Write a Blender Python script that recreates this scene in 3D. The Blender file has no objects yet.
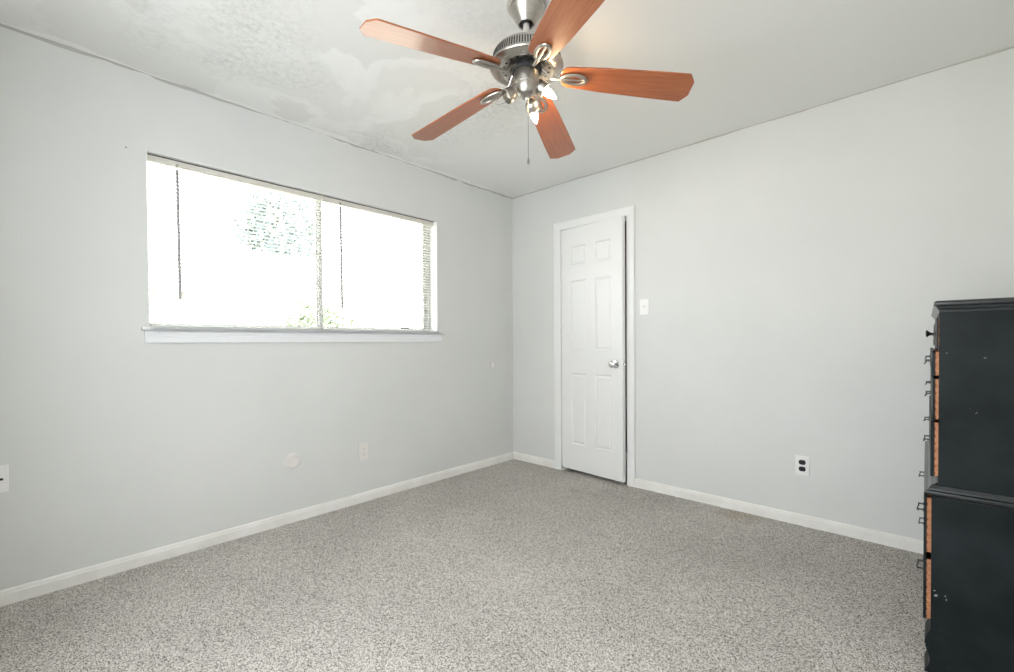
import bpy, bmesh, math, random
from mathutils import Vector, Matrix, Euler
random.seed(7)
PI = math.pi
SC = bpy.context.scene
COL = SC.collection

# ------------------------------------------------------------------ camera
CAM_POS = Vector((2.83696, -3.12145, 1.09310))
F_PX, YAW, PITCH, ROLL = 449.427, 0.750834, -0.0144544, -0.0061676
fwd = Vector((-math.sin(YAW) * math.cos(PITCH), math.cos(YAW) * math.cos(PITCH), math.sin(PITCH)))
rgt = Vector((math.cos(YAW), math.sin(YAW), 0))
upv = rgt.cross(fwd)
r2 = rgt * math.cos(ROLL) + upv * math.sin(ROLL)
u2 = upv * math.cos(ROLL) - rgt * math.sin(ROLL)
cam_d = bpy.data.cameras.new('camera')
cam_d.sensor_width = 36.0
cam_d.sensor_fit = 'HORIZONTAL'
cam_d.lens = F_PX / 1014 * 36
cam_d.shift_y = 12.972 / 1014
cam_d.clip_start = 0.02
cam = bpy.data.objects.new('camera', cam_d)
COL.objects.link(cam)
M = Matrix((r2, u2, -fwd)).transposed().to_4x4()
M.translation = CAM_POS
cam.matrix_world = M
SC.camera = cam

# ------------------------------------------------------------------ world, exposure
WORLD_STRENGTH = 7.0
BULB_EMISSION = 150.0
w = bpy.data.worlds.new('daylight')
SC.world = w
w.use_nodes = True
bg = w.node_tree.nodes['Background']
bg.inputs[0].default_value = (0.93, 0.97, 1.0, 1)
bg.inputs[1].default_value = WORLD_STRENGTH
sun_d = bpy.data.lights.new('sun', 'SUN')
sun_d.energy = 16.0
sun_d.angle = math.radians(1.5)
sun_d.color = (1.0, .96, .9)
sun = bpy.data.objects.new('sun', sun_d)
COL.objects.link(sun)
sun.rotation_euler = Vector((-.62, -.16, -.75)).to_track_quat('-Z', 'Y').to_euler()   # from behind the house, over the roof
SC.view_settings.view_transform = 'Standard'
SC.view_settings.look = 'None'
SC.view_settings.gamma = 1
SC.view_settings.use_curve_mapping = False
SC.view_settings.exposure = 0.20
SC.cycles.max_bounces = 14
SC.cycles.diffuse_bounces = 10
SC.cycles.transparent_max_bounces = 16
SC.cycles.use_denoising = True

# room dimensions: window wall x = 0, door wall y = 0
RX, RY, RH = 3.33, -3.50, 2.44

# ------------------------------------------------------------------ materials
MATS = {}


def nmat(name, base=(.8, .8, .8), rough=.5, metal=0., spec=.5, coat=0., coat_rough=.1, trans=0., ior=1.45):
    m = bpy.data.materials.new(name)
    m.use_nodes = True
    b = m.node_tree.nodes['Principled BSDF']
    b.inputs['Base Color'].default_value = (*base, 1)
    b.inputs['Roughness'].default_value = rough
    b.inputs['Metallic'].default_value = metal
    b.inputs['Specular IOR Level'].default_value = spec
    b.inputs['Coat Weight'].default_value = coat
    b.inputs['Coat Roughness'].default_value = coat_rough
    b.inputs['Transmission Weight'].default_value = trans
    b.inputs['IOR'].default_value = ior
    MATS[name] = m
    return m


def N(m, t, **kw):
    n = m.node_tree.nodes.new(t)
    for k, v in kw.items():
        if k.startswith('i_'):
            n.inputs[k[2:].replace('_', ' ')].default_value = v
        else:
            setattr(n, k, v)
    return n


def L(m, a, b):
    m.node_tree.links.new(a, b)


def noise_col(m, scale, c1, c2, p1=.35, p2=.65, detail=4., rough=.6, stretch=None, coord='Object'):
    """base colour from a noise ramp"""
    b = m.node_tree.nodes['Principled BSDF']
    tc = N(m, 'ShaderNodeTexCoord')
    mp = N(m, 'ShaderNodeMapping')
    if stretch:
        mp.inputs['Scale'].default_value = stretch
    L(m, tc.outputs[coord], mp.inputs[0])
    n = N(m, 'ShaderNodeTexNoise')
    n.inputs['Scale'].default_value = scale
    n.inputs['Detail'].default_value = detail
    n.inputs['Roughness'].default_value = rough
    L(m, mp.outputs[0], n.inputs['Vector'])
    r = N(m, 'ShaderNodeValToRGB')
    r.color_ramp.elements[0].position = p1
    r.color_ramp.elements[0].color = (*c1, 1)
    r.color_ramp.elements[1].position = p2
    r.color_ramp.elements[1].color = (*c2, 1)
    L(m, n.outputs['Fac'], r.inputs[0])
    L(m, r.outputs[0], b.inputs['Base Color'])
    return mp, n, r, b


def bump(m, src, strength, dist=.002):
    b = m.node_tree.nodes['Principled BSDF']
    bp = N(m, 'ShaderNodeBump')
    bp.inputs['Strength'].default_value = strength
    bp.inputs['Distance'].default_value = dist
    L(m, src, bp.inputs['Height'])
    L(m, bp.outputs[0], b.inputs['Normal'])
    return bp


# wall paint: pale grey, light orange-peel
m = nmat('wall_paint', rough=.62, spec=.3)
mp, n, r, b = noise_col(m, 1.3, (.655, .663, .648), (.700, .703, .690), .3, .7, 3)
n2 = N(m, 'ShaderNodeTexNoise'); n2.inputs['Scale'].default_value = 90; n2.inputs['Detail'].default_value = 3
L(m, mp.outputs[0], n2.inputs['Vector'])
bump(m, n2.outputs['Fac'], .25, .0015)

# ceiling: white with scraped, speckled patches (bumps and dingy rough spots)
m = nmat('ceiling_paint', rough=.85, spec=.2)
mp, n, r, b = noise_col(m, .9, (.0, .0, .0), (1, 1, 1), .47, .60, 5, .65)
sp = N(m, 'ShaderNodeTexNoise'); sp.inputs['Scale'].default_value = 34; sp.inputs['Detail'].default_value = 5; sp.inputs['Roughness'].default_value = .75
L(m, mp.outputs[0], sp.inputs['Vector'])
# patch mask limited to the window half of the ceiling, away from the far corner
sx = N(m, 'ShaderNodeSeparateXYZ'); L(m, mp.outputs[0], sx.inputs[0])
mx = N(m, 'ShaderNodeMapRange'); mx.inputs[1].default_value = 1.75; mx.inputs[2].default_value = 1.1; L(m, sx.outputs[0], mx.inputs[0])
my = N(m, 'ShaderNodeMapRange'); my.inputs[1].default_value = -.85; my.inputs[2].default_value = -1.25; L(m, sx.outputs[1], my.inputs[0])
mm = N(m, 'ShaderNodeMath', operation='MULTIPLY'); L(m, mx.outputs[0], mm.inputs[0]); L(m, my.outputs[0], mm.inputs[1])
mk = N(m, 'ShaderNodeMath', operation='MULTIPLY'); L(m, r.outputs[0], mk.inputs[0]); L(m, mm.outputs[0], mk.inputs[1])
spr = N(m, 'ShaderNodeValToRGB')
spr.color_ramp.elements[0].position = .36; spr.color_ramp.elements[0].color = (.60, .60, .58, 1)
spr.color_ramp.elements[1].position = .58; spr.color_ramp.elements[1].color = (.77, .77, .755, 1)
L(m, sp.outputs['Fac'], spr.inputs[0])
pn = N(m, 'ShaderNodeTexNoise'); pn.inputs['Scale'].default_value = 1.5; pn.inputs['Detail'].default_value = 6; pn.inputs['Roughness'].default_value = .55; pn.inputs['Distortion'].default_value = .4
L(m, mp.outputs[0], pn.inputs['Vector'])
pr = N(m, 'ShaderNodeValToRGB'); e = pr.color_ramp.elements
e[0].position = .44; e[0].color = (.735, .73, .71, 1); e[1].position = .462; e[1].color = (.815, .812, .80, 1)
k = e.new(.53); k.color = (.79, .787, .77, 1); k = e.new(.545); k.color = (.755, .752, .735, 1)
L(m, pn.outputs['Fac'], pr.inputs[0])
px_ = N(m, 'ShaderNodeMix', data_type='RGBA'); px_.inputs[6].default_value = (.795, .795, .78, 1)
L(m, mm.outputs[0], px_.inputs[0]); L(m, pr.outputs[0], px_.inputs[7])
mixc = N(m, 'ShaderNodeMix', data_type='RGBA')
mixc.inputs[6].default_value = (.80, .80, .785, 1)
L(m, px_.outputs[2], mixc.inputs[6]); L(m, mk.outputs[0], mixc.inputs[0]); L(m, spr.outputs[0], mixc.inputs[7])
L(m, mixc.outputs[2], b.inputs['Base Color'])
bh = N(m, 'ShaderNodeMath', operation='MULTIPLY'); L(m, sp.outputs['Fac'], bh.inputs[0]); L(m, mk.outputs[0], bh.inputs[1])
bh2 = N(m, 'ShaderNodeMath', operation='MULTIPLY_ADD'); L(m, sp.outputs['Fac'], bh2.inputs[0]); bh2.inputs[1].default_value = .12; L(m, bh.outputs[0], bh2.inputs[2])
bump(m, bh2.outputs[0], .6, .006)

# carpet: speckled grey frieze
m = nmat('carpet', rough=1., spec=.05)
b = m.node_tree.nodes['Principled BSDF']
tc = N(m, 'ShaderNodeTexCoord')
wn = N(m, 'ShaderNodeTexNoise'); wn.inputs['Scale'].default_value = 90; L(m, tc.outputs['Object'], wn.inputs['Vector'])
wmix = N(m, 'ShaderNodeMix', data_type='VECTOR'); wmix.inputs[0].default_value = .003
L(m, tc.outputs['Object'], wmix.inputs[4]); L(m, wn.outputs['Color'], wmix.inputs[5])
v = N(m, 'ShaderNodeTexVoronoi'); v.inputs['Scale'].default_value = 370; v.inputs['Randomness'].default_value = 1
L(m, wmix.outputs[1], v.inputs['Vector'])
sc_ = N(m, 'ShaderNodeSeparateColor'); L(m, v.outputs['Color'], sc_.inputs[0])
fn = N(m, 'ShaderNodeTexNoise'); fn.inputs['Scale'].default_value = 270; fn.inputs['Detail'].default_value = 3
L(m, tc.outputs['Object'], fn.inputs['Vector'])
av = N(m, 'ShaderNodeMath', operation='MULTIPLY_ADD'); L(m, sc_.outputs[0], av.inputs[0]); av.inputs[1].default_value = .6
fs = N(m, 'ShaderNodeMath', operation='MULTIPLY'); L(m, fn.outputs['Fac'], fs.inputs[0]); fs.inputs[1].default_value = .45
L(m, fs.outputs[0], av.inputs[2])
cr = N(m, 'ShaderNodeValToRGB')
e = cr.color_ramp.elements
e[0].position = .25; e[0].color = (.035, .028, .022, 1)
e[1].position = .68; e[1].color = (.80, .768, .725, 1)
k = e.new(.36); k.color = (.27, .247, .222, 1)
k = e.new(.46); k.color = (.50, .474, .438, 1)
L(m, av.outputs[0], cr.inputs[0])
ln = N(m, 'ShaderNodeTexNoise'); ln.inputs['Scale'].default_value = 1.6; ln.inputs['Detail'].default_value = 3
L(m, tc.outputs['Object'], ln.inputs['Vector'])
lr = N(m, 'ShaderNodeMapRange'); lr.inputs[3].default_value = .90; lr.inputs[4].default_value = 1.08; lr.inputs[1].default_value = .3; lr.inputs[2].default_value = .7
L(m, ln.outputs['Fac'], lr.inputs[0])
vm = N(m, 'ShaderNodeVectorMath', operation='SCALE'); L(m, cr.outputs[0], vm.inputs[0]); L(m, lr.outputs[0], vm.inputs['Scale'])
# faint rusty stain near the door wall
vd = N(m, 'ShaderNodeVectorMath', operation='DISTANCE'); L(m, tc.outputs['Object'], vd.inputs[0]); vd.inputs[1].default_value = (1.97, -.085, 0)
sn = N(m, 'ShaderNodeTexNoise'); sn.inputs['Scale'].default_value = 22; L(m, tc.outputs['Object'], sn.inputs['Vector'])
sa = N(m, 'ShaderNodeMath', operation='MULTIPLY_ADD'); L(m, sn.outputs['Fac'], sa.inputs[0]); sa.inputs[1].default_value = .12; L(m, vd.outputs['Value'], sa.inputs[2])
sr = N(m, 'ShaderNodeMapRange'); sr.inputs[1].default_value = .19; sr.inputs[2].default_value = .06; sr.inputs[4].default_value = .55; L(m, sa.outputs[0], sr.inputs[0])
st = N(m, 'ShaderNodeMix', data_type='RGBA', blend_type='MULTIPLY'); st.inputs[7].default_value = (.80, .60, .45, 1)
L(m, sr.outputs[0], st.inputs[0]); L(m, vm.outputs[0], st.inputs[6]); L(m, st.outputs[2], b.inputs['Base Color'])
bump(m, av.outputs[0], .9, .006)

m = nmat('trim_white', (.80, .805, .80), .35)
m = nmat('stool_white', (.80, .81, .83), .35)
m = nmat('door_white', (.80, .80, .795), .38)
m = nmat('baseboard_white', rough=.4)
noise_col(m, 6, (.76, .745, .71), (.83, .82, .795), .35, .6, 4)
m = nmat('crack_shade_grey', (.45, .44, .42), .9)
m = nmat('spackle', (.86, .855, .84), .9)
m = nmat('plate_white', (.83, .83, .82), .35)
m = nmat('plate_painted', (.745, .725, .70), .5)
m = nmat('black_plastic', (.012, .012, .014), .35)
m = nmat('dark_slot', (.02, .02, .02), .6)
m = nmat('aluminium', (.50, .50, .49), .45, 0)
m = nmat('blind_white', (.86, .86, .84), .45)
tl = N(m, 'ShaderNodeBsdfTranslucent'); tl.inputs[0].default_value = (.88, .88, .85, 1)
ms = N(m, 'ShaderNodeMixShader'); ms.inputs[0].default_value = .35
L(m, m.node_tree.nodes['Principled BSDF'].outputs[0], ms.inputs[1]); L(m, tl.outputs[0], ms.inputs[2])
L(m, ms.outputs[0], m.node_tree.nodes['Material Output'].inputs[0])
m = nmat('headrail', (.66, .64, .59), .45)
m = nmat('cord', (.75, .74, .70), .8)
m = nmat('wand_grey', (.34, .34, .34), .4)
m = nmat('chrome', (.72, .72, .72), .16, 1.)
m = nmat('hinge_white', (.74, .74, .73), .35)
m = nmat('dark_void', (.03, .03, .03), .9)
m = nmat('filament_socket', (.85, .80, .70), .4)
m = nmat('pull_metal', (.10, .10, .105), .35, .9)

# brushed nickel
m = nmat('brushed_nickel', (.62, .59, .55), .31, 1.)
mp, n, r, b = noise_col(m, 8, (.40, .375, .345), (.56, .535, .50), .3, .7, 3, stretch=(3, 3, 90))
m = nmat('satin_nickel', (.62, .60, .57), .5, .55)
m = nmat('nickel_dark', (.30, .28, .26), .35, 1.)
m = nmat('vent_black', (.02, .02, .02), .6)

# cherry blades
m = nmat('cherry_wood', rough=.30, spec=.5, coat=.8, coat_rough=.16)
mp, n, r, b = noise_col(m, 7, (.25, .066, .022), (.41, .130, .045), .3, .72, 6, .6, stretch=(1.2, 22, 22))
# orange raw drawer wood
m = nmat('raw_wood', rough=.7)
mp, n, r, b = noise_col(m, 12, (.31, .115, .05), (.50, .235, .12), .3, .7, 5, stretch=(1, 8, 8))
m = nmat('raw_wood_dark', rough=.8)
noise_col(m, 20, (.10, .04, .02), (.25, .10, .05), .3, .7, 5)

# black painted dresser: faint smudges, small chips and scratches
m = nmat('black_gloss', (.012, .015, .017), .24, spec=.7)
m = nmat('black_paint', rough=.40, spec=.16)
mp, n, r, b = noise_col(m, 5, (.0065, .0100, .0110), (.019, .0245, .0260), .35, .75, 7, .6)
sp = N(m, 'ShaderNodeTexNoise'); sp.inputs['Scale'].default_value = 75; sp.inputs['Detail'].default_value = 2
L(m, mp.outputs[0], sp.inputs['Vector'])
cl = N(m, 'ShaderNodeTexNoise'); cl.inputs['Scale'].default_value = 9; cl.inputs['Detail'].default_value = 2
L(m, mp.outputs[0], cl.inputs['Vector'])
ml = N(m, 'ShaderNodeMath', operation='MULTIPLY'); L(m, sp.outputs['Fac'], ml.inputs[0]); L(m, cl.outputs['Fac'], ml.inputs[1])
rr = N(m, 'ShaderNodeValToRGB'); rr.color_ramp.elements[0].position = .445; rr.color_ramp.elements[1].position = .475
L(m, ml.outputs[0], rr.inputs[0])
mc = N(m, 'ShaderNodeMix', data_type='RGBA'); mc.inputs[7].default_value = (.33, .32, .31, 1)
L(m, rr.outputs[0], mc.inputs[0]); L(m, r.outputs[0], mc.inputs[6]); L(m, mc.outputs[2], b.inputs['Base Color'])
rg = N(m, 'ShaderNodeMapRange'); rg.inputs[3].default_value = .26; rg.inputs[4].default_value = .62
L(m, n.outputs['Fac'], rg.inputs[0]); L(m, rg.outputs[0], b.inputs['Roughness'])

# window glass (thin): mostly clear, mirror-like at grazing angles
m = bpy.data.materials.new('window_glass'); m.use_nodes = True; MATS['window_glass'] = m
nt = m.node_tree; nt.nodes.remove(nt.nodes['Principled BSDF'])
tr = N(m, 'ShaderNodeBsdfTransparent'); gl = N(m, 'ShaderNodeBsdfGlossy'); gl.inputs['Roughness'].default_value = .02
lw = N(m, 'ShaderNodeLayerWeight'); lw.inputs['Blend'].default_value = .12
mxs = N(m, 'ShaderNodeMixShader'); L(m, lw.outputs['Fresnel'], mxs.inputs[0]); L(m, tr.outputs[0], mxs.inputs[1]); L(m, gl.outputs[0], mxs.inputs[2])
L(m, mxs.outputs[0], nt.nodes['Material Output'].inputs[0])
# clear bulb envelope, same recipe
m2 = m.copy(); m2.name = 'bulb_glass'; MATS['bulb_glass'] = m2
m2.node_tree.nodes['Layer Weight'].inputs['Blend'].default_value = .07
# glowing lit bulb
m = bpy.data.materials.new('lit_bulb'); m.use_nodes = True; MATS['lit_bulb'] = m
b = m.node_tree.nodes['Principled BSDF']
b.inputs['Base Color'].default_value = (1, .95, .85, 1)
b.inputs['Emission Color'].default_value = (1, .72, .42, 1)
b.inputs['Emission Strength'].default_value = BULB_EMISSION

# outside
m = nmat('leaf_green', (.20, .25, .16), .6)
m = nmat('tree_leaf', (.27, .33, .32), .6)
m = nmat('bark', (.15, .12, .09), .9)
m = nmat('fence_wood', rough=.9); noise_col(m, 5, (.40, .36, .32), (.55, .51, .46), .3, .7, 4)
m = nmat('roof_shingle', rough=.95)
b = m.node_tree.nodes['Principled BSDF']
tc = N(m, 'ShaderNodeTexCoord'); mp = N(m, 'ShaderNodeMapping'); mp.inputs['Rotation'].default_value = (0, 0, PI / 2)
L(m, tc.outputs['Object'], mp.inputs[0])
bk = N(m, 'ShaderNodeTexBrick'); bk.inputs['Scale'].default_value = 4
bk.inputs['Color1'].default_value = (.52, .49, .47, 1); bk.inputs['Color2'].default_value = (.44, .41, .40, 1); bk.inputs['Mortar'].default_value = (.30, .28, .27, 1)
L(m, mp.outputs[0], bk.inputs['Vector']); L(m, bk.outputs[0], b.inputs['Base Color'])
m = nmat('siding', (.55, .50, .46), .9)
m = nmat('lawn', rough=1.); noise_col(m, 8, (.22, .24, .14), (.38, .38, .26), .3, .7, 6)

# ------------------------------------------------------------------ mesh helpers


class MB:
    def __init__(s):
        s.bm = bmesh.new()

    def box(s, x0, y0, z0, x1, y1, z1, bev=0., seg=2, mi=0, rot=None):
        x0, x1 = sorted((x0, x1)); y0, y1 = sorted((y0, y1)); z0, z1 = sorted((z0, z1))
        t = bmesh.new()
        bmesh.ops.create_cube(t, size=1)
        c = Vector(((x0 + x1) / 2, (y0 + y1) / 2, (z0 + z1) / 2))
        for v in t.verts:
            v.co = Vector((v.co.x * (x1 - x0), v.co.y * (y1 - y0), v.co.z * (z1 - z0)))
            if rot:
                v.co = rot @ v.co
            v.co += c
        if bev:
            bmesh.ops.bevel(t, geom=t.edges[:], offset=bev, segments=seg, affect='EDGES', profile=.5)
        for f in t.faces:
            f.material_index = mi
        s._join(t)
        return s

    def _join(s, t):
        me = bpy.data.meshes.new('tmp')
        t.to_mesh(me); t.free()
        s.bm.from_mesh(me)
        bpy.data.meshes.remove(me)

    def prism(s, pts, axis, a, b, mi=0, bev=0.):
        """closed polygon pts (2D) extruded along axis from a to b"""
        def P(p, h):
            if axis == 'x': return Vector((h, p[0], p[1]))
            if axis == 'y': return Vector((p[0], h, p[1]))
            return Vector((p[0], p[1], h))
        t = bmesh.new()
        A = [t.verts.new(P(p, a)) for p in pts]
        B = [t.verts.new(P(p, b)) for p in pts]
        n = len(pts)
        t.faces.new(A); t.faces.new(B[::-1])
        for i in range(n):
            t.faces.new((A[i], B[i], B[(i + 1) % n], A[(i + 1) % n]))
        bmesh.ops.recalc_face_normals(t, faces=t.faces)
        if bev:
            bmesh.ops.bevel(t, geom=t.edges[:], offset=bev, segments=2, affect='EDGES', profile=.5)
        for f in t.faces: f.material_index = mi
        s._join(t)
        return s

    def lathe(s, prof, seg=48, mat=None, mi=0, closed=False):
        """prof: list of (r,z) revolved about z; mat: optional Matrix"""
        t = bmesh.new()
        rings = []
        for (r, z) in prof:
            if r < 1e-6:
                rings.append([t.verts.new((0, 0, z))])
            else:
                rings.append([t.verts.new((r * math.cos(2 * PI * i / seg), r * math.sin(2 * PI * i / seg), z)) for i in range(seg)])
        pairs = list(zip(rings, rings[1:]))
        if closed: pairs.append((rings[-1], rings[0]))
        for a, b in pairs:
            for i in range(seg):
                j = (i + 1) % seg
                if len(a) == 1 and len(b) == 1: continue
                if len(a) == 1: t.faces.new((a[0], b[i], b[j]))
                elif len(b) == 1: t.faces.new((a[i], a[j], b[0]))
                else: t.faces.new((a[i], a[j], b[j], b[i]))
        bmesh.ops.recalc_face_normals(t, faces=t.faces)
        if mat is not None: t.transform(mat)
        for f in t.faces:
            f.smooth = True; f.material_index = mi
        s._join(t)
        return s

    def tube(s, pts, r, seg=10, mi=0, closed=False, flat=1.):
        """round tube through points; r may be a list; flat squashes z"""
        pts = [Vector(p) for p in pts]
        n = len(pts)
        rs = r if isinstance(r, (list, tuple)) else [r] * n
        t = bmesh.new()
        rings = []
        prev = None
        for i, p in enumerate(pts):
            if closed: d = pts[(i + 1) % n] - pts[i - 1]
            else: d = pts[min(i + 1, n - 1)] - pts[max(i - 1, 0)]
            d.normalize()
            if prev is None:
                u = d.cross(Vector((0, 0, 1)))
                if u.length < 1e-3: u = d.cross(Vector((1, 0, 0)))
            else:
                u = prev - d * prev.dot(d)
            u.normalize(); prev = u
            v_ = d.cross(u)
            rings.append([t.verts.new(p + (u * math.cos(2 * PI * k / seg) + v_ * math.sin(2 * PI * k / seg) * flat) * rs[i]) for k in range(seg)])
        m_ = n if closed else n - 1
        for i in range(m_):
            a, b = rings[i], rings[(i + 1) % n]
            for k in range(seg):
                t.faces.new((a[k], a[(k + 1) % seg], b[(k + 1) % seg], b[k]))
        if not closed:
            t.faces.new(rings[0][::-1]); t.faces.new(rings[-1])
        bmesh.ops.recalc_face_normals(t, faces=t.faces)
        for f in t.faces:
            f.smooth = len(f.verts) == 4; f.material_index = mi
        s._join(t)
        return s

    def build(s, name, mats, parent=None, loc=None):
        me = bpy.data.meshes.new(name)
        if loc is not None:
            bmesh.ops.translate(s.bm, verts=s.bm.verts, vec=-Vector(loc))
        for e_ in s.bm.edges:
            if len(e_.link_faces) == 2 and e_.calc_face_angle(0) > math.radians(32): e_.smooth = False
        s.bm.to_mesh(me); s.bm.free()
        for mm_ in (mats if isinstance(mats, (list, tuple)) else [mats]):
            me.materials.append(MATS[mm_])
        o = bpy.data.objects.new(name, me)
        COL.objects.link(o)
        if loc is not None: o.location = loc
        if parent is not None: o.parent = parent
        return o


def empty(name, loc=(0, 0, 0), rz=0.):
    o = bpy.data.objects.new(name, None)
    o.empty_display_size = .1
    COL.objects.link(o)
    o.location = loc
    o.rotation_euler = (0, 0, rz)
    return o


def tag(o, label=None, cat=None, group=None, kind=None):
    if label: o['label'] = label
    if cat: o['category'] = cat
    if group: o['group'] = group
    if kind: o['kind'] = kind
    return o


def struct(o, label=None, cat=None):
    return tag(o, label, cat, kind='structure')


# ------------------------------------------------------------------ room shell
WY0, WY1, WZ0, WZ1 = -2.700, -.884, 1.173, 2.060       # window opening
DX0, DX1, DZ1 = .556, 1.178, 2.046                   # door opening
T = .14
b = MB()
b.box(0, RY - T, 0, RX, T, -.12)
b.build('tmp_', 'carpet'); bpy.data.objects.remove(bpy.data.objects['tmp_'])
me_floor = MB().box(-T, RY - T, -.12, RX + T, 1.0, 0)
struct(me_floor.build('floor', 'carpet'), 'speckled grey frieze carpet covering the whole bedroom floor', 'floor')
struct(MB().box(-T, RY - T, RH, RX + T, T, RH + .12).build('ceiling', 'ceiling_paint'), 'white bedroom ceiling with scraped and patched rough areas', 'ceiling')
b = MB()
XR = -.090                                            # drywall return depth; the frame sits in a larger outer opening
OY0, OY1, OZ0, OZ1 = WY0 - .085, WY1, WZ0 - .012, WZ1 + .055
b.box(XR, RY - T, 0, 0, WY0, RH); b.box(XR, WY1, 0, 0, T, RH)
b.box(XR, WY0, 0, 0, WY1, WZ0); b.box(XR, WY0, WZ1, 0, WY1, RH)
b.box(-T, RY - T, 0, XR, OY0, RH); b.box(-T, OY1, 0, XR, T, RH)
b.box(-T, OY0, 0, XR, OY1, OZ0); b.box(-T, OY0, OZ1, XR, OY1, RH)
struct(b.build('wall_left', 'wall_paint'), 'pale grey wall that holds the wide window', 'wall')
b = MB()
b.box(0, 0, 0, DX0, T, RH); b.box(DX1, 0, 0, RX + T, T, RH); b.box(DX0, 0, DZ1, DX1, T, RH)
struct(b.build('wall_back', 'wall_paint'), 'pale grey wall that holds the narrow white door', 'wall')
struct(MB().box(RX, RY - T, 0, RX + T, 0, RH).build('wall_right', 'wall_paint'), 'grey wall behind the black chest of drawers', 'wall')
# wall behind the camera, with an unseen opening added so daylight fills the room from behind
GX0, GX1, GZ0, GZ1 = 1.10, 2.85, .60, 2.10
b = MB()
b.box(0, RY - T, 0, GX0, RY, RH); b.box(GX1, RY - T, 0, RX, RY, RH)
b.box(GX0, RY - T, GZ1, GX1, RY, RH); b.box(GX0, RY - T, 0, GX1, RY, GZ0)
struct(b.build('wall_front', 'wall_paint'), 'grey wall behind the camera with an opening added for fill daylight', 'wall')
# closet behind the door
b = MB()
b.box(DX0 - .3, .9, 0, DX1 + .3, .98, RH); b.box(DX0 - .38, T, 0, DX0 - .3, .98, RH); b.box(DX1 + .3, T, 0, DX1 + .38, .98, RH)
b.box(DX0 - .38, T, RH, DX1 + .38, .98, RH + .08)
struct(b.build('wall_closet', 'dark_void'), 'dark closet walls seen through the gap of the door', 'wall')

# baseboards (profiled)
BB = [(0, 0), (.012, 0), (.012, .046), (.009, .052), (.009, .057), (.005, .064), (0, .066)]


def baseboard_prof(flip):
    return [(flip * p, q) for p, q in BB]


struct(MB().prism(baseboard_prof(1), 'y', RY, 0).build('baseboard_left', 'baseboard_white'), 'white painted baseboard under the window wall', 'baseboard')
struct(MB().prism(baseboard_prof(-1), 'x', 0.0, .490).build('baseboard_back_left', 'baseboard_white'), 'short white baseboard between the room corner and the door', 'baseboard')
struct(MB().prism(baseboard_prof(-1), 'x', 1.240, RX).build('baseboard_back_right', 'baseboard_white'), 'long white baseboard to the right of the door', 'baseboard')

# uneven joint between walls and ceiling: grey bead coloured as the crack's shade + spackle smears


def bead(name, a, b_, inward, mat, seed, w0, w1, drop0, drop1, step=.03, z=RH, bursts=False):
    rnd = random.Random(seed)
    a, b_ = Vector(a), Vector(b_)
    Ln = (b_ - a).length; n = int(Ln / step)
    d = (b_ - a).normalized()
    t = MB(); bm = t.bm
    rows = []
    wv = dv = .5
    for i in range(n + 1):
        wv = min(1, max(0, wv + rnd.uniform(-.3, .3))); dv = min(1, max(0, dv + rnd.uniform(-.3, .3)))
        if rnd.random() < .08: dv = rnd.random(); wv = rnd.random()
        p = a + d * Ln * i / n
        ww = w0 + (w1 - w0) * wv; dd = drop0 + (drop1 - drop0) * dv
        iv = Vector(inward)
        rows.append([bm.verts.new(Vector((p.x, p.y, z + .002)) - iv * .002), bm.verts.new(Vector((p.x, p.y, z + .002)) + iv * ww),
                     bm.verts.new(Vector((p.x, p.y, z - dd * .25)) + iv * ww * .8), bm.verts.new(Vector((p.x, p.y, z - dd)) + iv * .0015),
                     bm.verts.new(Vector((p.x, p.y, z - dd)) - iv * .002)])
    for q, s_ in zip(rows, rows[1:]):
        for k in range(5):
            k2 = (k + 1) % 5
            bm.faces.new((q[k], q[k2], s_[k2], s_[k]))
    bm.faces.new(rows[0]); bm.faces.new(rows[-1][::-1])
    bmesh.ops.recalc_face_normals(bm, faces=bm.faces)
    return t.build(name, mat)


struct(bead('trim_1', (0, RY, 0), (0, 0, 0), (1, 0, 0), 'crack_shade_grey', 3, .001, .009, .002, .016), 'uneven grey joint where the window wall meets the ceiling', 'trim')
struct(bead('trim_2', (0, 0, 0), (RX, 0, 0), (0, -1, 0), 'crack_shade_grey', 5, .002, .005, .004, .009), 'thin grey joint where the door wall meets the ceiling', 'trim')

struct(bead('trim_5', (.006, RY, 0), (.006, -.35, 0), (1, 0, 0), 'spackle', 11, .0, .055, .0005, .004), 'ragged smear of white spackle along the top of the window wall', 'trim')

# ------------------------------------------------------------------ window
win = empty('window_1', (-.05, (WY0 + WY1) / 2, WZ0))
struct(win, 'wide two-pane sliding window with white sill and apron', 'window')


def wpart(mb, name, mat, parent=win):
    o = mb.build(name, mat)
    o.parent = parent
    mi = Matrix.Translation(-Vector(win.location))
    o.matrix_parent_inverse = mi if parent is win else Matrix()
    return o


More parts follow.
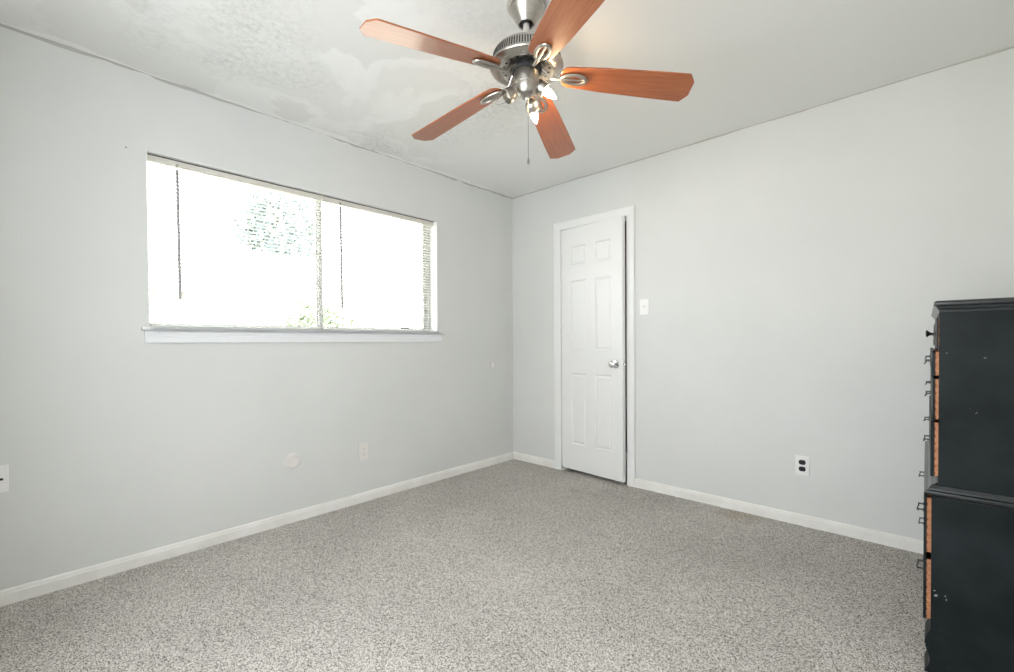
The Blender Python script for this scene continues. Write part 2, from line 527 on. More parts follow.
# white returns of the recess
b = MB()
b.box(XR, WY0, WZ0 + .012, -.001, WY0 + .004, WZ1 - .004); b.box(XR, WY1 - .004, WZ0 + .012, -.001, WY1, WZ1 - .004)
b.box(XR, WY0, WZ1 - .004, -.001, WY1, WZ1)
wpart(b, 'recess_lining', 'trim_white')
XF0, XF1 = -.138, -.094
b = MB()
b.box(XF0, OY0, OZ0, XF1, OY0 + .025, OZ1, .003)
b.box(XF0, OY1 - .028, OZ0, XF1, OY1, OZ1, .003)
b.box(XF0, OY0 + .02, OZ1 - .022, XF1, OY1 - .02, OZ1, .003)
b.box(XF0, OY0 + .02, OZ0, XF1, OY1 - .02, OZ0 + .022, .003)
wpart(b, 'window_frame', 'aluminium')
ym = -1.785
for (a0, a1, x0, x1) in ((OY0 + .024, ym + .018, -.114, -.098), (ym - .018, OY1 - .027, -.131, -.116)):
    b = MB()
    z0, z1 = OZ0 + .021, OZ1 - .021
    b.box(x0, a0, z0, x1, a0 + .026, z1, .002); b.box(x0, a1 - .026, z0, x1, a1, z1, .002)
    b.box(x0, a0 + .025, z0, x1, a1 - .025, z0 + .024, .002); b.box(x0, a0 + .025, z1 - .024, x1, a1 - .025, z1, .002)
    sash = wpart(b, 'window_sash', 'aluminium')
    b = MB(); xm = (x0 + x1) / 2
    b.box(xm - .002, a0 + .024, z0 + .023, xm + .002, a1 - .024, z1 - .023)
    g = b.build('window_pane', 'window_glass'); g.parent = sash
b = MB()
b.box(-.112, -1.16, WZ0 + .028, -.093, -1.09, WZ0 + .040, .003)
wpart(b, 'window_latch', 'dark_slot')
# stool with rounded nose, apron under it
b = MB()
b.prism([(XR, 1.163), (.026, 1.163), (.031, 1.166), (.033, 1.173), (.031, 1.180), (.026, 1.183), (XR, 1.183)], 'y', WY0 + .001, WY1 - .001)
b.prism([(.0, 1.163), (.026, 1.163), (.031, 1.166), (.033, 1.173), (.031, 1.180), (.026, 1.183), (.0, 1.183)], 'y', WY0 - .030, WY1 + .046)
wpart(b, 'window_sill', 'stool_white')
b = MB()
b.prism([(0, 1.102), (.014, 1.102), (.016, 1.105), (.016, 1.133), (.013, 1.138), (.013, 1.155), (.017, 1.163), (0, 1.163)], 'y', WY0 - .018, WY1 + .032)
wpart(b, 'window_apron', 'stool_white')


def mini_blind(y0, y1, wand_y, label, cord_ys, group='mini blinds in the window'):
    root = empty('mini_blind', (-.045, (y0 + y1) / 2, WZ1 - .009))
    tag(root, label, 'window blind', group)
    off = Matrix.Translation(-Vector(root.location))

    def P(mb, name, mat, par=root):
        o = mb.build(name, mat); o.parent = par
        if par is root: o.matrix_parent_inverse = off
        return o
    zt = WZ1 - .0095
    b = MB()
    b.prism([(-.062, zt), (-.062, zt - .026), (-.058, zt - .029), (-.034, zt - .029), (-.030, zt - .026), (-.030, zt), (-.033, zt), (-.033, zt - .004), (-.059, zt - .004), (-.059, zt)], 'y', y0, y1)
    P(b, 'headrail', 'headrail')
    b = MB(); b.box(-.0335, y0, zt - .0005, -.0285, y1, zt + .0045)  # dark strip stands for the shaded gap above the headrail
    P(b, 'headrail_shade_line', 'dark_slot')['label'] = 'dark strip standing in for the shade line along the top of the headrail'
    zb = WZ0 + .016
    b = MB(); b.box(-.056, y0 + .004, zb, -.036, y1 - .004, zb + .012, .004)
    P(b, 'bottom_rail', 'blind_white')
    n = 40
    z_hi, z_lo = zt - .040, zb + .026
    b = MB(); bm = b.bm
    for i in range(n):
        z = z_lo + (z_hi - z_lo) * i / (n - 1)
        tilt = math.radians(3)
        up = []; dn = []
        K = 4
        for k in range(K + 1):
            u = k / K - .5
            x = -.046 + u * .0245
            h = .0016 * (1 - 4 * u * u) + u * .0245 * math.tan(tilt)
            up.append((x, z + h + .0003)); dn.append((x, z + h - .0003))
        ring = up + dn[::-1]
        A = [bm.verts.new((p[0], y0 + .004, p[1])) for p in ring]
        B = [bm.verts.new((p[0], y1 - .004, p[1])) for p in ring]
        m_ = len(ring)
        for k in range(m_):
            bm.faces.new((A[k], B[k], B[(k + 1) % m_], A[(k + 1) % m_]))
        for k in range(K):
            bm.faces.new((A[k], A[k + 1], A[m_ - 2 - k], A[m_ - 1 - k])); bm.faces.new((B[k + 1], B[k], B[m_ - 1 - k], B[m_ - 2 - k]))
    bmesh.ops.recalc_face_normals(bm, faces=bm.faces)
    P(b, 'slats', 'blind_white')
    for cy in cord_ys:
        b = MB()
        for cx in (-.0325, -.0595):
            b.box(cx - .0006, cy - .0006, zb + .008, cx + .0006, cy + .0006, zt - .027)
        P(b, 'ladder_cord', 'cord')
    b = MB()
    b.tube([(-.026, wand_y, zt - .030), (-.025, wand_y, zt - .05)], .0022, 8)
    b.tube([(-.025, wand_y, zt - .05), (-.022, wand_y + .004, zt - .72)], (.0072), 8)
    b.box(-.030, wand_y - .006, zt - .030, -.022, wand_y + .006, zt - .018, .002)
    P(b, 'tilt_wand', 'wand_grey')
    return root


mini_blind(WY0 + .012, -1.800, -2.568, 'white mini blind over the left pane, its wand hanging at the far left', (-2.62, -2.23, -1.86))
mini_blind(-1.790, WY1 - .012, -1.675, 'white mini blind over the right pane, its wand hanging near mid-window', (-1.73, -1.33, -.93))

# ------------------------------------------------------------------ door
trim = MB()
CP = [(0, 0), (.070, 0), (.070, -.011), (.060, -.016), (.020, -.013), (.006, -.011), (0, -.008)]
b = MB()
xo0, xo1, zt = .490, 1.240, 2.111
xi0, xi1, zi = .560, 1.175, 2.044
# mitred casing swept as three profiles
prof = [(0, 0), (0, .010), (.010, .013), (.045, .016), (.062, .018), (.070, .013), (.070, 0)]   # (distance from inner edge, thickness)


def casing(bm, inner, outer):
    rows = []
    for (pi_, po) in zip(inner, outer):
        row = []
        for (d_, t_) in prof:
            q = Vector(pi_).lerp(Vector(po), d_ / .070)
            row.append(bm.verts.new((q.x, -t_, q.y)))
        rows.append(row)
    for r0, r1 in zip(rows, rows[1:]):
        for k in range(len(prof) - 1):
            bm.faces.new((r0[k], r0[k + 1], r1[k + 1], r1[k]))
        bm.faces.new((r0[-1], r0[0], r1[0], r1[-1]))
    bm.faces.new(rows[0]); bm.faces.new(rows[-1][::-1])
    bmesh.ops.recalc_face_normals(bm, faces=bm.faces)


casing(b.bm, [(xi0, 0), (xi0, zi), (xi1, zi), (xi1, 0)], [(xo0, 0), (xo0, zt), (xo1, zt), (xo1, 0)])
struct(b.build('trim_3', 'trim_white'), 'white door casing around the narrow door', 'door casing')
b = MB()
b.box(DX0, -.002, 0, DX0 + .004, T, DZ1); b.box(DX1 - .004, -.002, 0, DX1, T, DZ1); b.box(DX0, -.002, DZ1 - .004, DX1, T, DZ1)
b.box(DX0 + .004, .045, 0, DX0 + .016, .075, DZ1 - .004); b.box(DX1 - .016, .045, 0, DX1 - .004, .075, DZ1 - .004)
b.box(DX0 + .004, .045, DZ1 - .016, DX1 - .004, .075, DZ1 - .004)
struct(b.build('trim_4', 'trim_white'), 'white door jamb and stop inside the door opening', 'door jamb')

door = empty('door_1', (.563, -.002, .030), math.radians(-5.3))
struct(door, 'narrow white six-panel door standing slightly ajar', 'door')
DW, DH, DT = .607, 2.006, .035
bm = bmesh.new()
xs = [0, .105, .262, .350, .507, DW]
zs = [0, .215, .805, .995, 1.572, 1.692, 1.855, DH]
grid = [[bm.verts.new((x, 0, z)) for z in zs] for x in xs]
pan = []
for i in range(len(xs) - 1):
    for j in range(len(zs) - 1):
        f = bm.faces.new((grid[i][j], grid[i + 1][j], grid[i + 1][j + 1], grid[i][j + 1]))
        if i in (1, 3) and j in (1, 3, 5): pan.append(f)
bmesh.ops.recalc_face_normals(bm, faces=bm.faces)
for f in bm.faces:
    if f.normal.y > 0: f.normal_flip()
bmesh.ops.inset_individual(bm, faces=pan, thickness=.010, depth=-.007)
bmesh.ops.inset_individual(bm, faces=pan, thickness=.010, depth=0)
bmesh.ops.inset_individual(bm, faces=pan, thickness=.016, depth=.005)
# back and edges
bk_ = [bm.verts.new((x, DT, z)) for x, z in ((0, 0), (DW, 0), (DW, DH), (0, DH))]
bm.faces.new(bk_)
left = [grid[0][j] for j in range(len(zs))]; right = [grid[-1][j] for j in range(len(zs))]
bot = [grid[i][0] for i in range(len(xs))]; top = [grid[i][-1] for i in range(len(xs))]
bm.faces.new(left + [bk_[3], bk_[0]]); bm.faces.new(right[::-1] + [bk_[1], bk_[2]])
bm.faces.new(bot[::-1] + [bk_[0], bk_[1]]); bm.faces.new(top + [bk_[2], bk_[3]])
bmesh.ops.recalc_face_normals(bm, faces=bm.faces)
mb = MB(); mb.bm.free(); mb.bm = bm
mb.build('door_slab', 'door_white', door)
for hz_ in (1.767, .300):
    b = MB()
    b.tube([(-.003, -.005, hz_ - .042), (-.003, -.005, hz_ + .042)], .0055, 12)
    b.tube([(-.003, -.005, hz_ + .042), (-.003, -.005, hz_ + .048)], [.0065, .003], 12)
    b.tube([(-.003, -.005, hz_ - .048), (-.003, -.005, hz_ - .042)], [.003, .0065], 12)
    b.box(0, -.0015, hz_ - .040, .012, .001, hz_ + .040)
    b.build('hinge', 'hinge_white', door)
kx, kz = .545, .893
b = MB()
Rk = Matrix.Translation((kx, 0, kz)) @ Matrix.Rotation(PI / 2, 4, 'X')
b.lathe([(0, 0), (.031, 0), (.032, .003), (.027, .008), (.012, .011), (.0105, .028), (.015, .034), (.024, .041), (.027, .050), (.0255, .058), (.018, .064), (.006, .066), (0, .066)], 32, Rk)
kn = b.build('door_knob', 'chrome', door)
b = MB(); b.box(DW - .0008, .006, kz - .028, DW + .0015, .029, kz + .028, .0006)
b.box(DW + .001, .012, kz - .008, DW + .011, .024, kz + .008, .003)
b.build('latch_plate', 'chrome', door)

# ------------------------------------------------------------------ wall plates


def screw(b, x, y, z, axis, mi=1):
    R_ = Matrix.Rotation(PI / 2, 4, 'X') if axis == 'y' else Matrix.Rotation(PI / 2, 4, 'Y')
    b.lathe([(0, 0), (.003, 0), (.0025, .001), (0, .0012)], 10, Matrix.Translation((x, y, z)) @ R_)


# light switch by the door
r0 = empty('light_switch', (1.3145, 0, 1.349))
tag(r0, 'white toggle light switch on the wall to the right of the door', 'light switch')
MB().box(-.035, -.006, -.057, .035, 0, .057, .003).build('switch_plate', 'plate_white', r0)
b = MB(); b.box(-.007, -.009, -.014, .007, -.005, .014, .001); b.box(-.004, -.018, -.004, .004, -.007, .009, .001, rot=Euler((.5, 0, 0)).to_matrix())
b.build('toggle', 'plate_white', r0)
for s_ in (-.03, .03):
    b = MB(); screw(b, 0, -.006, s_, 'y'); b.build('screw', 'chrome', r0)

# duplex outlet with black sockets, door wall
r0 = empty('wall_outlet', (2.3055, 0, .356))
tag(r0, 'white outlet plate with two black sockets, low on the wall right of the door', 'wall outlet')
MB().box(-.035, -.006, -.057, .035, 0, .057, .003).build('outlet_plate', 'plate_white', r0)


def socket_face(zc, col='black_plastic'):
    b = MB()
    pts = []
    for i in range(24):
        a = 2 * PI * i / 24
        pts.append((.0175 * math.cos(a), max(-.0135, min(.0135, .0175 * math.sin(a))) + zc))
    b.prism(pts, 'y', -.009, -.005)
    o = b.build('socket', col, r0)
    s = MB(); s.box(-.007, -.0095, zc - .003, -.0055, -.0088, zc + .006); s.box(.0055, -.0095, zc - .002, .007, -.0088, zc + .005)
    s.lathe([(0, 0), (.002, 0), (.002, .0005), (0, .0005)], 10, Matrix.Translation((0, -.009, zc - .008)) @ Matrix.Rotation(PI / 2, 4, 'X'))
    so = s.build('socket_slots', 'dark_slot', o)


socket_face(.0195); socket_face(-.0195)
b = MB(); screw(b, 0, -.006, 0, 'y'); b.build('screw', 'chrome', r0)

# painted-over outlet below window
r0 = empty('wall_outlet', (0, -1.543, .346))
tag(r0, 'wall-coloured outlet plate under the right end of the window', 'wall outlet')
MB().box(0, -.036, -.062, .0095, .036, .062, .0025).build('outlet_plate', 'plate_painted', r0)
for zc in (.0195, -.0195):
    pts = [(.0165 * math.cos(2 * PI * i / 24), max(-.0135, min(.0135, .0175 * math.sin(2 * PI * i / 24))) + zc) for i in range(24)]
    s = MB().prism(pts, 'x', .008, .0110).build('socket', 'plate_painted', r0)
    q = MB(); q.box(.0104, -.006, zc - .003, .0113, -.0045, zc + .006); q.box(.0104, .0045, zc - .003, .0113, .006, zc + .006)
    q.build('socket_slots', 'raw_wood_dark', s)
# round blank cover
r0 = empty('round_cover', (0, -2.015, .377))
tag(r0, 'round blank cover plate painted like the wall, left of the painted outlet', 'cover plate')
MB().lathe([(0, .009), (.027, .009), (.030, .013), (.036, .014), (.044, .010), (.046, 0), (0, 0)], 48, Matrix.Rotation(PI / 2, 4, 'Y')).build('cover_disc', 'plate_painted', r0)
b = MB()
b.lathe([(0, 0), (.003, 0), (.002, .001), (0, .001)], 10, Matrix.Translation((.009, 0, 0)) @ Matrix.Rotation(PI / 2, 4, 'Y'))
b.build('screw', 'plate_painted', r0)
# jack plate at the left edge of the photo
r0 = empty('wall_jack', (0, -3.213, .5325))
tag(r0, 'white wall plate with a black jack, farthest left under the window wall', 'wall jack')
MB().box(0, -.036, -.058, .006, .036, .058, .003).build('jack_plate', 'plate_white', r0)
MB().box(.0045, -.012, -.0045, .009, .020, .0045, .001).build('jack_port', 'black_plastic', r0)
for s_ in (-.042, .042):
    b = MB(); b.lathe([(0, 0), (.003, 0), (.0025, .001), (0, .0012)], 10, Matrix.Translation((.006, 0, s_)) @ Matrix.Rotation(PI / 2, 4, 'Y'))
    b.build('screw', 'chrome', r0)
# small round bump near the corner
b = MB(); b.lathe([(0, .004), (.018, .004), (.022, .009), (.028, .008), (.030, 0), (0, 0)], 32, Matrix.Rotation(PI / 2, 4, 'Y'))
o = b.build('wall_plug', 'plate_painted'); o.location = (0, -.279, .893)
tag(o, 'small round plug painted like the wall, right of the window near the corner', 'wall plug')
# nail hole left of the window
b = MB(); b.lathe([(0, .004), (.0035, .004), (.004, .002), (.0015, 0), (0, 0)], 12, Matrix.Rotation(PI / 2, 4, 'Y'))
o = b.build('wall_nail', 'nickel_dark'); o.location = (0, -2.775, 2.048)
tag(o, 'tiny nail in the wall left of the top of the window', 'nail')

# ------------------------------------------------------------------ ceiling fan
FX, FY = 1.667, -1.744
fan = empty('ceiling_fan', (FX, FY, RH))
tag(fan, 'brushed nickel ceiling fan with five cherry wood blades and bare bulbs', 'ceiling fan')


def fp(mb, name, mat, parent=fan):
    o = mb.build(name, mat); o.parent = parent
    return o


Z = lambda z: z - RH
b = MB()
b.lathe([(0, 0), (.071, 0), (.0745, -.003), (.0755, -.012), (.0745, -.021), (.071, -.025), (.067, -.026), (.066, -.029), (.052, -.054), (.038, -.077),
         (.037, -.081), (.034, -.085), (.029, -.085), (.0265, -.081), (.0265, -.060), (0, -.060)], 56)
fp(b, 'canopy', 'brushed_nickel')
b = MB(); b.lathe([(0, -.052), (.018, -.056), (.0245, -.066), (.0245, -.074), (.019, -.082), (.013, -.084), (0, -.084)], 32)
fp(b, 'hanger_ball_shade', 'vent_black')  # black ball also stands in for the shade inside the canopy hole
b = MB(); b.lathe([(0, -.07), (.0125, -.07), (.0125, -.19), (.020, -.19), (.022, -.198), (0, -.198)], 32)
fp(b, 'downrod', 'satin_nickel')
# motor housing: dome, vent band, rim, underside bowl
b = MB()
b.lathe([(0, Z(2.246)), (.060, Z(2.246)), (.112, Z(2.244)), (.126, Z(2.241)), (.130, Z(2.237)), (.1315, Z(2.233)), (.1400, Z(2.194)), (.1425, Z(2.193)),
         (.1455, Z(2.190)), (.1462, Z(2.186)), (.1445, Z(2.182)), (.139, Z(2.180)), (.130, Z(2.175)), (.122, Z(2.171)), (.114, Z(2.169)), (.109, Z(2.170)),
         (.106, Z(2.174)), (.070, Z(2.184)), (.064, Z(2.190)), (0, Z(2.190))], 80)
mot = fp(b, 'motor_housing', 'brushed_nickel')
b = MB()
for i in range(84):
    a = 2 * PI * i / 84
    R_ = Matrix.Rotation(a, 3, 'Z')
    c = R_ @ Vector((.1357, 0, Z(2.2135)))
    R3 = R_ @ Matrix.Rotation(math.radians(-12.3), 3, 'Y')
    t = bmesh.new(); bmesh.ops.create_cube(t, size=1)
    for v_ in t.verts: v_.co = R3 @ Vector((v_.co.x * .0022, v_.co.y * .0045, v_.co.z * .031)) + c
    b._join(t)
vs = b.build('vent_slots', 'vent_black', mot)
for i in range(20):
    a = 2 * PI * i / 20
    for (rr_, sz) in ((.092, .0062),):
        b = MB()
        b.lathe([(0, .001), (sz * .7, .0), (sz, -.0012), (sz * .6, -.002), (0, -.002)], 12,
                Matrix.Rotation(a, 4, 'Z') @ Matrix.Translation((rr_, 0, Z(2.1785))))
        b.build('vent_hole', 'vent_black', mot)
for i in range(10):
    a = 2 * PI * (i + .5) / 10
    b = MB()
    b.lathe([(0, -.003), (.003, -.0025), (.004, 0), (0, 0)], 12, Matrix.Rotation(a, 4, 'Z') @ Matrix.Translation((.1235, 0, Z(2.1728))))
    b.build('screw', 'brushed_nickel', mot)
b = MB(); b.lathe([(0, Z(2.192)), (.060, Z(2.192)), (.061, Z(2.188)), (.061, Z(2.170)), (.056, Z(2.164)), (0, Z(2.164))], 48)
fp(b, 'flywheel', 'vent_black')
# switch housing and light kit
b = MB()
b.lathe([(0, Z(2.166)), (.0495, Z(2.166)), (.0505, Z(2.162)), (.0475, Z(2.120)), (.0450, Z(2.117)), (.0450, Z(2.113)), (.0440, Z(2.104)), (.040, Z(2.092)), (.034, Z(2.080)),
         (.023, Z(2.071)), (.012, Z(2.067)), (.008, Z(2.065)), (.007, Z(2.058)), (.004, Z(2.054)), (0, Z(2.054))], 48)
fp(b, 'switch_housing', 'brushed_nickel')

# blades
bl_z = 2.164
R_IN, R_OUT = .134, .650
prof2 = []
NSEG = 10
hw0, hw1 = .050, .070
for k in range(NSEG + 1):            # rounded root
    a = PI / 2 + PI * k / NSEG
    prof2.append((R_IN + .035 + .035 * math.cos(a), hw0 * math.sin(a)))
outline = prof2 + [(.30, -.060), (.50, -.0675), (R_OUT - .026, -hw1), (R_OUT - .023, -hw1 + .002), (R_OUT - .002, -.036), (R_OUT, -.032),
                   (R_OUT, .032), (R_OUT - .002, .036), (R_OUT - .023, hw1 - .002), (R_OUT - .026, hw1), (.50, .0675), (.30, .060)]


def blade_mesh():
    b = MB()
    b.prism(outline, 'z', -.003, .003, bev=.0012)
    return b


def iron_mesh():
    b = MB()
    # arm: drops from flywheel, s-curve to the oval
    pts = [(.045, 0, .020), (.060, 0, .018), (.072, 0, .010), (.084, 0, -.004), (.100, 0, -.013), (.120, 0, -.014), (.143, 0, -.012)]
    b.tube(pts, [.010, .010, .009, .0075, .007, .007, .0075], 12, flat=.7)
    # oval open loop with centre rib
    ov = []
    for i in range(36):
        a = 2 * PI * i / 36
        ov.append((.188 + .050 * math.cos(a), .0215 * math.sin(a) * (1 + .15 * math.cos(a)), -.0095))
    b.tube(ov, .0070, 10, closed=True, flat=.8)
    b.tube([(.139, 0, -.0100), (.163, 0, -.0110), (.193, 0, -.011), (.237, 0, -.0095)], [.0062, .0052, .0045, .0045], 10, flat=.9)
    for (x_, y_) in ((.173, .012), (.173, -.012), (.215, 0)):
        b.lathe([(0, 0), (.0045, 0), (.0045, -.0035), (.003, -.0045), (0, -.0045)], 12, Matrix.Translation((x_, y_, -.003)))
    return b


az = [40.7 + 72 * k for k in range(5)]
bl0 = ir0 = None
for k, a in enumerate(az):
    if bl0 is None:
        bl = bl0 = blade_mesh().build('blade', 'cherry_wood')
        ir = ir0 = iron_mesh().build('blade_iron', 'brushed_nickel')
    else:
        bl = bl0.copy(); ir = ir0.copy()
        COL.objects.link(bl); COL.objects.link(ir)
    bl.parent = fan
    ir.parent = bl
    # blade pitch: its anticlockwise edge sits lower
    Rm = Matrix.Rotation(math.radians(a), 4, 'Z') @ Matrix.Rotation(math.radians(5 if k == 3 else 7), 4, 'Y') @ Matrix.Rotation(math.radians(-12), 4, 'X')
    bl.matrix_basis = Matrix.Translation((0, 0, Z(bl_z))) @ Rm


# light arms: three sockets; two lit candle bulbs, one clear unlit
def light_arm(azd, tilt, lit, zb_, ar_=.060):
    a = math.radians(azd)
    d = Vector((math.cos(a), math.sin(a), 0))
    down = Vector((0, 0, -1))
    ax = (d * math.cos(tilt) + down * math.sin(tilt)).normalized()
    base = d * ar_ + Vector((0, 0, Z(zb_)))
    b = MB()
    b.tube([d * .040 + Vector((0, 0, Z(zb_ + .036))), d * (ar_ - .007) + Vector((0, 0, Z(zb_ + .030))), d * ar_ + Vector((0, 0, Z(zb_ + .014))), base], .0065, 12)
    arm = fp(b, 'light_arm', 'brushed_nickel')
    q = Vector((0, 0, 1)).rotation_difference(ax).to_matrix().to_4x4()
    Mx = Matrix.Translation(base - ax * .012) @ q
    b = MB()
    b.lathe([(0, -.004), (.010, -.004), (.016, .000), (.0245, .010), (.0275, .020), (.0285, .036), (.0300, .038), (.0300, .041), (.0270, .042), (.0262, .036), (.0255, .021), (.0220, .012), (.013, .006), (0, .005)], 36, Mx)
    cup = b.build('socket_cup', 'brushed_nickel', arm)
    b = MB()
    b.lathe([(0, .004), (.011, .004), (.0115, .030), (.0095, .032), (0, .032)], 24, Mx)
    b.build('bulb_socket', 'filament_socket', arm)
    b = MB()
    gl_ = [(.0060, .031), (.0085, .033), (.0122, .040), (.0150, .050), (.0152, .058), (.0132, .070), (.0088, .082), (.0040, .091), (.0014, .096), (0, .097)]
    b.lathe([(0, .031)] + gl_, 28, Mx)
    b.build('bulb', 'lit_bulb' if lit else 'bulb_glass', arm)
    if not lit:
        b = MB()
        pts_ = [Mx @ Vector((.003 * math.cos(t_ * 1.3), .003 * math.sin(t_ * 1.3), .034 + .03 * t_ / 9)) for t_ in range(10)]
        b.tube(pts_, .0006, 6)
        b.build('filament', 'nickel_dark', arm)


DEG = math.degrees(YAW)
light_arm(DEG + 195, math.radians(38), False, 2.078)
light_arm(DEG + 5, math.radians(34), True, 2.116, .050)
light_arm(DEG + 68, math.radians(40), True, 2.074, .058)
b = MB()
c0 = Vector((.004, .004, Z(2.056)))
pts_ = [c0 + Vector((0, 0, -i * .235 / 6)) for i in range(7)]
b.tube(pts_, .0011, 6)
for i in range(48):
    b.lathe([(0, .0017), (.0017, 0), (0, -.0017)], 6, Matrix.Translation(c0 + Vector((0, 0, -.235 * i / 48))))
ch = fp(b, 'pull_chain', 'nickel_dark')
b = MB(); b.lathe([(0, .014), (.002, .013), (.0035, .006), (.0045, 0), (.0045, -.008), (.003, -.012), (0, -.013)], 16, Matrix.Translation(c0 + Vector((0, 0, -.240))))
b.build('chain_fob', 'nickel_dark', ch)

# ------------------------------------------------------------------ chest of drawers
YN, YF = -1.106, -.165            # near and far ends
XB = 3.285                        # back
XU, XL = 2.867, 2.852             # front planes: upper case, lower case
ds = empty('chest_of_drawers', (2.84, (YN + YF) / 2, 0))
tag(ds, 'tall worn black chest of drawers with raw orange wood at its drawer edges', 'chest of drawers')
OFF = Matrix.Translation(-Vector(ds.location))


def dp(mb, name, mat, parent=ds):
    o = mb.build(name, mat); o.parent = parent
    if parent is ds: o.matrix_parent_inverse = OFF
    return o


tp = .020
b = MB()   # upper case: sides, back, bottom, rails
b.box(XU, YN, .620, XB, YN + tp, 1.196, .0015); b.box(XU, YF - tp, .620, XB, YF, 1.196, .0015)
b.box(XB - .008, YN + tp, .620, XB, YF - tp, 1.190)
for z in (.636, .8295, .9715, 1.0625, 1.174):
    b.box(XU + .002, YN + tp - .002, z - .006, XU + .05, YF - tp + .002, z + .006)
dp(b, 'upper_case', 'black_paint')
b = MB()   # lower case
b.box(XL, YN - .004, .006, XB, YN + tp, .590, .0015); b.box(XL, YF - tp, .006, XB, YF + .004, .590, .0015)
b.box(XB - .008, YN + tp, .06, XB, YF - tp, .590)
for z in (.160, .382, .582):
    b.box(XL + .002, YN + tp - .002, z - .007, XL + .05, YF - tp + .002, z + .007)
dp(b, 'lower_case', 'black_paint')
b = MB()   # top board with moulded edge
def ring_board(b, prof, x_front, y0, y1, xb):
    """prof (overhang, z) loop -> board with moulded edge on front and both ends"""
    rows = []
    for (o_, z_) in prof:
        rows.append([(x_front - o_, y0 - o_, z_), (xb, y0 - o_, z_), (xb, y1 + o_, z_), (x_front - o_, y1 + o_, z_)])
    bm = b.bm
    vv = [[bm.verts.new(p) for p in r_] for r_ in rows]
    for r0_, r1_ in zip(vv, vv[1:]):
        for k in range(4):
            bm.faces.new((r0_[k], r0_[(k + 1) % 4], r1_[(k + 1) % 4], r1_[k]))
    bm.faces.new(vv[0][::-1]); bm.faces.new(vv[-1])
    bmesh.ops.recalc_face_normals(bm, faces=bm.faces)
ring_board(b, [(0, 1.182), (.001, 1.188), (.006, 1.195), (.007, 1.200), (.011, 1.202), (.013, 1.206), (.013, 1.212), (.010, 1.217), (.004, 1.219)], XU, YN, YF, XB)
dp(b, 'top_board', 'black_gloss')
b = MB()
ring_board(b, [(0, .576), (.004, .584), (.012, .588), (.017, .591), (.018, .597), (.016, .602), (.010, .605), (.008, .610), (.001, .620), (-.018, .628), (-.024, .630)], XL, YN - .002, YF + .002, XB)
dp(b, 'waist_moulding', 'black_gloss')
# bracket feet
fpf = [(.000, .150), (-.004, .135), (-.012, .115), (-.014, .098), (-.010, .078), (-.003, .058), (-.001, .042), (-.004, .026), (-.012, .010), (-.014, .0), (.045, 0), (.040, .05), (.050, .150)]
for (a0, a1) in ((YN - .006, YN + .10), (YF - .10, YF + .006)):
    b = MB(); b.prism([(XL + p[0], p[1]) for p in fpf], 'y', a0, a1)
    dp(b, 'foot', 'black_paint')
for (a0, a1) in ((YN - .002, YN + .06), (YF - .06, YF + .002)):
    b = MB(); b.prism([(XB - .06, .12), (XB - .045, 0), (XB, 0), (XB, .12)], 'y', a0, a1)
    dp(b, 'foot', 'black_paint')
b = MB(); b.prism([(YN + .09, .150), (YN + .13, .100), (YN + .30, .085), ((YN + YF) / 2, .070), (YF - .30, .085), (YF - .13, .100), (YF - .09, .150)], 'x', XL - .002, XL + .014)
dp(b, 'skirt', 'black_paint')


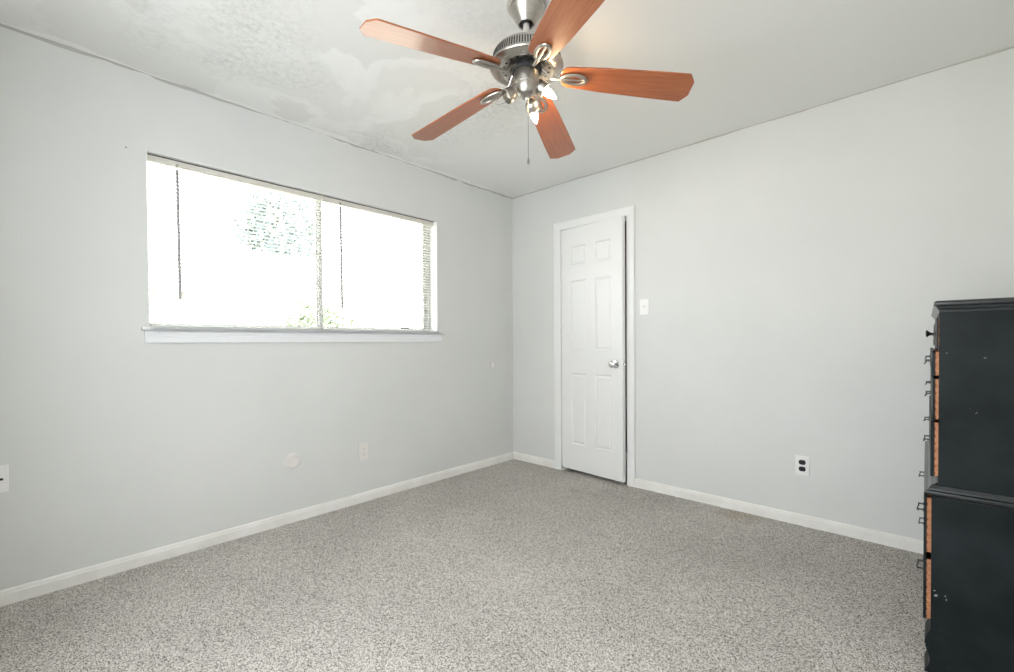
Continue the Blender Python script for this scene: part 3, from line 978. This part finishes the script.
def drawer(z0, z1, xf, case_x, depth, knob, ft=.009):
    """xf: outer face of the drawer front"""
    root = MB()
    yn, yf = YN + .002, YF - .002
    # front board with lipped rounded edge
    root.box(xf, yn - .001, z0, xf + ft, yf + .001, z1, .0022, 3)
    d = dp(root, 'drawer', 'black_paint')
    d['label'] = 'black drawer with raw orange wood sides'
    b = MB()
    s0, s1 = xf + ft - .001, case_x + .0005
    # exposed box sides (raw wood), continuing inside the case between the case sides
    b.box(s0, yn, z0 + .003, s1, yn + .012, z1 - .003)
    b.box(s0, yf - .012, z0 + .003, s1, yf, z1 - .003)
    yi0, yi1 = YN + tp + .001, YF - tp - .001
    b.box(s0, yi0, z0 + .010, case_x + depth, yi0 + .012, z1 - .010)
    b.box(s0, yi1 - .012, z0 + .010, case_x + depth, yi1, z1 - .010)
    b.box(case_x + depth - .012, yi0 + .011, z0 + .010, case_x + depth, yi1 - .011, z1 - .010)
    b.box(s0, yi0 + .011, z0 + .014, case_x + depth - .011, yi1 - .011, z0 + .020)
    o = b.build('drawer_box', 'raw_wood', d)
    n = max(3, int((z1 - z0) / .024))      # scalloped joint line between front and side
    pts = []
    for i in range(n * 8 + 1):
        t_ = i / (n * 8)
        pts.append((s0 + .0006 + .0026 * max(0, math.sin(t_ * n * 2 * PI)) ** .7, z0 + .004 + (z1 - z0 - .008) * t_))
    pts += [(s0 - .0004, z1 - .004), (s0 - .0004, z0 + .004)]
    MB().prism(pts, 'y', yn - .0005, yn + .001).build('dovetail_joint', 'raw_wood_dark', d)
    zc = (z0 + z1) / 2
    for yc in (YN + .20, YF - .20):
        b = MB()
        if knob:
            b.lathe([(0, .001), (.008, .001), (.0085, -.002), (.0035, -.004), (.0030, -.012), (.0045, -.016), (.0105, -.021), (.0115, -.024), (.009, -.0265), (0, -.027)], 24,
                    Matrix.Translation((xf, yc, zc)) @ Matrix.Rotation(PI / 2, 4, 'Y'))
            b.build('knob', 'pull_metal', d)
        else:
            hw = .038
            for s_ in (-1, 1):
                b.lathe([(0, .001), (.007, .001), (.007, -.0015), (.003, -.003), (.0022, -.012), (.0028, -.016), (0, -.017)], 14,
                        Matrix.Translation((xf, yc + s_ * hw, zc + .004)) @ Matrix.Rotation(PI / 2, 4, 'Y'))
            pts = []
            for i in range(13):
                t_ = i / 12
                pts.append((xf - .013 - .005 * math.sin(PI * t_), yc - hw + 2 * hw * t_, zc + .004 - .012 * math.sin(PI * t_) ** .6))
            b.tube(pts, .0019, 8)
            b.build('drawer_pull', 'pull_metal', d)
    return d


drawer(1.069, 1.163, XU - .0055, XU, .30, True, .005)
drawer(.975, 1.056, XU - .0165, XU, .30, False, .009)
drawer(.832, .968, XU - .0145, XU, .30, False, .0072)
drawer(.647, .827, XU - .0185, XU, .30, False, .0105)
drawer(.392, .576, XL - .0185, XL, .33, False, .0085)
drawer(.172, .372, XL - .0185, XL, .33, False, .0085)

# ------------------------------------------------------------------ outside
o = MB().box(-30, -25, -.30, -T - .001, 30, -.20).build('ground_outside', 'lawn')
struct(o, 'pale lawn outside the window', 'ground')
b = MB()
FXX = -5.0
fz = 1.93
n = 90
for i in range(n):
    y = -7 + i * .16
    b.box(FXX, y, -.2, FXX + .02, y + .145, fz, .004, 1)
o = b.build('board_panel', 'fence_wood')
fe = empty('fence', (FXX, 0, -.2)); tag(fe, 'pale board fence outside, seen faintly through the blinds', 'fence')
o.parent = fe; o.matrix_parent_inverse = Matrix.Translation((-FXX, 0, .2))
for i in range(7):
    b = MB(); b.box(FXX - .09, -6.9 + i * 2.3, -.2, FXX, -6.81 + i * 2.3, fz - .05, .004, 1)
    p_ = b.build('fence_post', 'fence_wood'); p_.parent = fe; p_.matrix_parent_inverse = Matrix.Translation((-FXX, 0, .2))
ho = empty('neighbour_house', (-8.5, -2, -.2)); tag(ho, 'pale shingled house roof beyond the fence', 'house')
b = MB(); b.box(-10.6, -9, -.2, -6.4, 3.2, 2.05)
q = b.build('house_wall', 'siding'); q.parent = ho; q.matrix_parent_inverse = Matrix.Translation((8.5, 2, .2))
b = MB(); b.prism([(-6.0, 1.98), (-6.0, 2.06), (-8.5, 3.26), (-11.0, 2.06), (-11.0, 1.98)], 'y', -9.3, 3.5)
q = b.build('house_roof', 'roof_shingle'); q.parent = ho; q.matrix_parent_inverse = Matrix.Translation((8.5, 2, .2))


def leaf_cloud(name, c, rad, n, size, mat, seed):
    rnd = random.Random(seed)
    b = MB(); bm = b.bm
    for i in range(n):
        while True:
            p = Vector((rnd.uniform(-1, 1), rnd.uniform(-1, 1), rnd.uniform(-1, 1)))
            if .15 < p.length < 1: break
        p = p.normalized() * (p.length ** .5)
        wob = 1 + .22 * math.sin(5 * p.x + seed) * math.cos(4 * p.y + 2 * p.z)
        q = Vector((p.x * rad[0], p.y * rad[1], p.z * rad[2])) * wob + Vector(c)
        R_ = Euler((rnd.uniform(0, 6.3), rnd.uniform(0, 6.3), rnd.uniform(0, 6.3))).to_matrix()
        s_ = size * rnd.uniform(.6, 1.3)
        vs_ = [bm.verts.new(q + R_ @ Vector(t_) * s_) for t_ in ((-1, 0, 0), (0, -.45, .1), (1, 0, 0), (0, .45, .1))]
        bm.faces.new(vs_)
    return b.build(name, mat)


tr_ = empty('tree', (-11.6, 2.15, -.2)); tag(tr_, 'leafy grey-green tree above the roof beyond the window', 'tree')
q = leaf_cloud('foliage', (0, 0, 4.6), (1.0, 1.05, 1.5), 3500, .12, 'tree_leaf', 4); q.parent = tr_
b = MB(); b.tube([(0, 0, 0), (.05, .03, 1.6), (-.03, .05, 3.4), (0, 0, 5.2)], [.18, .14, .10, .03], 12)
q = b.build('trunk', 'bark'); q.parent = tr_
sh = empty('shrub', (-4.3, .10, -.2)); tag(sh, 'low leafy shrub in front of the fence outside', 'shrub')
q = leaf_cloud('foliage', (0, 0, 1.1), (.42, .62, .80), 2600, .05, 'leaf_green', 9); q.parent = sh
b = MB(); b.tube([(0, 0, 0), (.02, .02, .5), (0, 0, 1.1)], [.03, .025, .01], 10)
q = b.build('stem', 'bark'); q.parent = sh
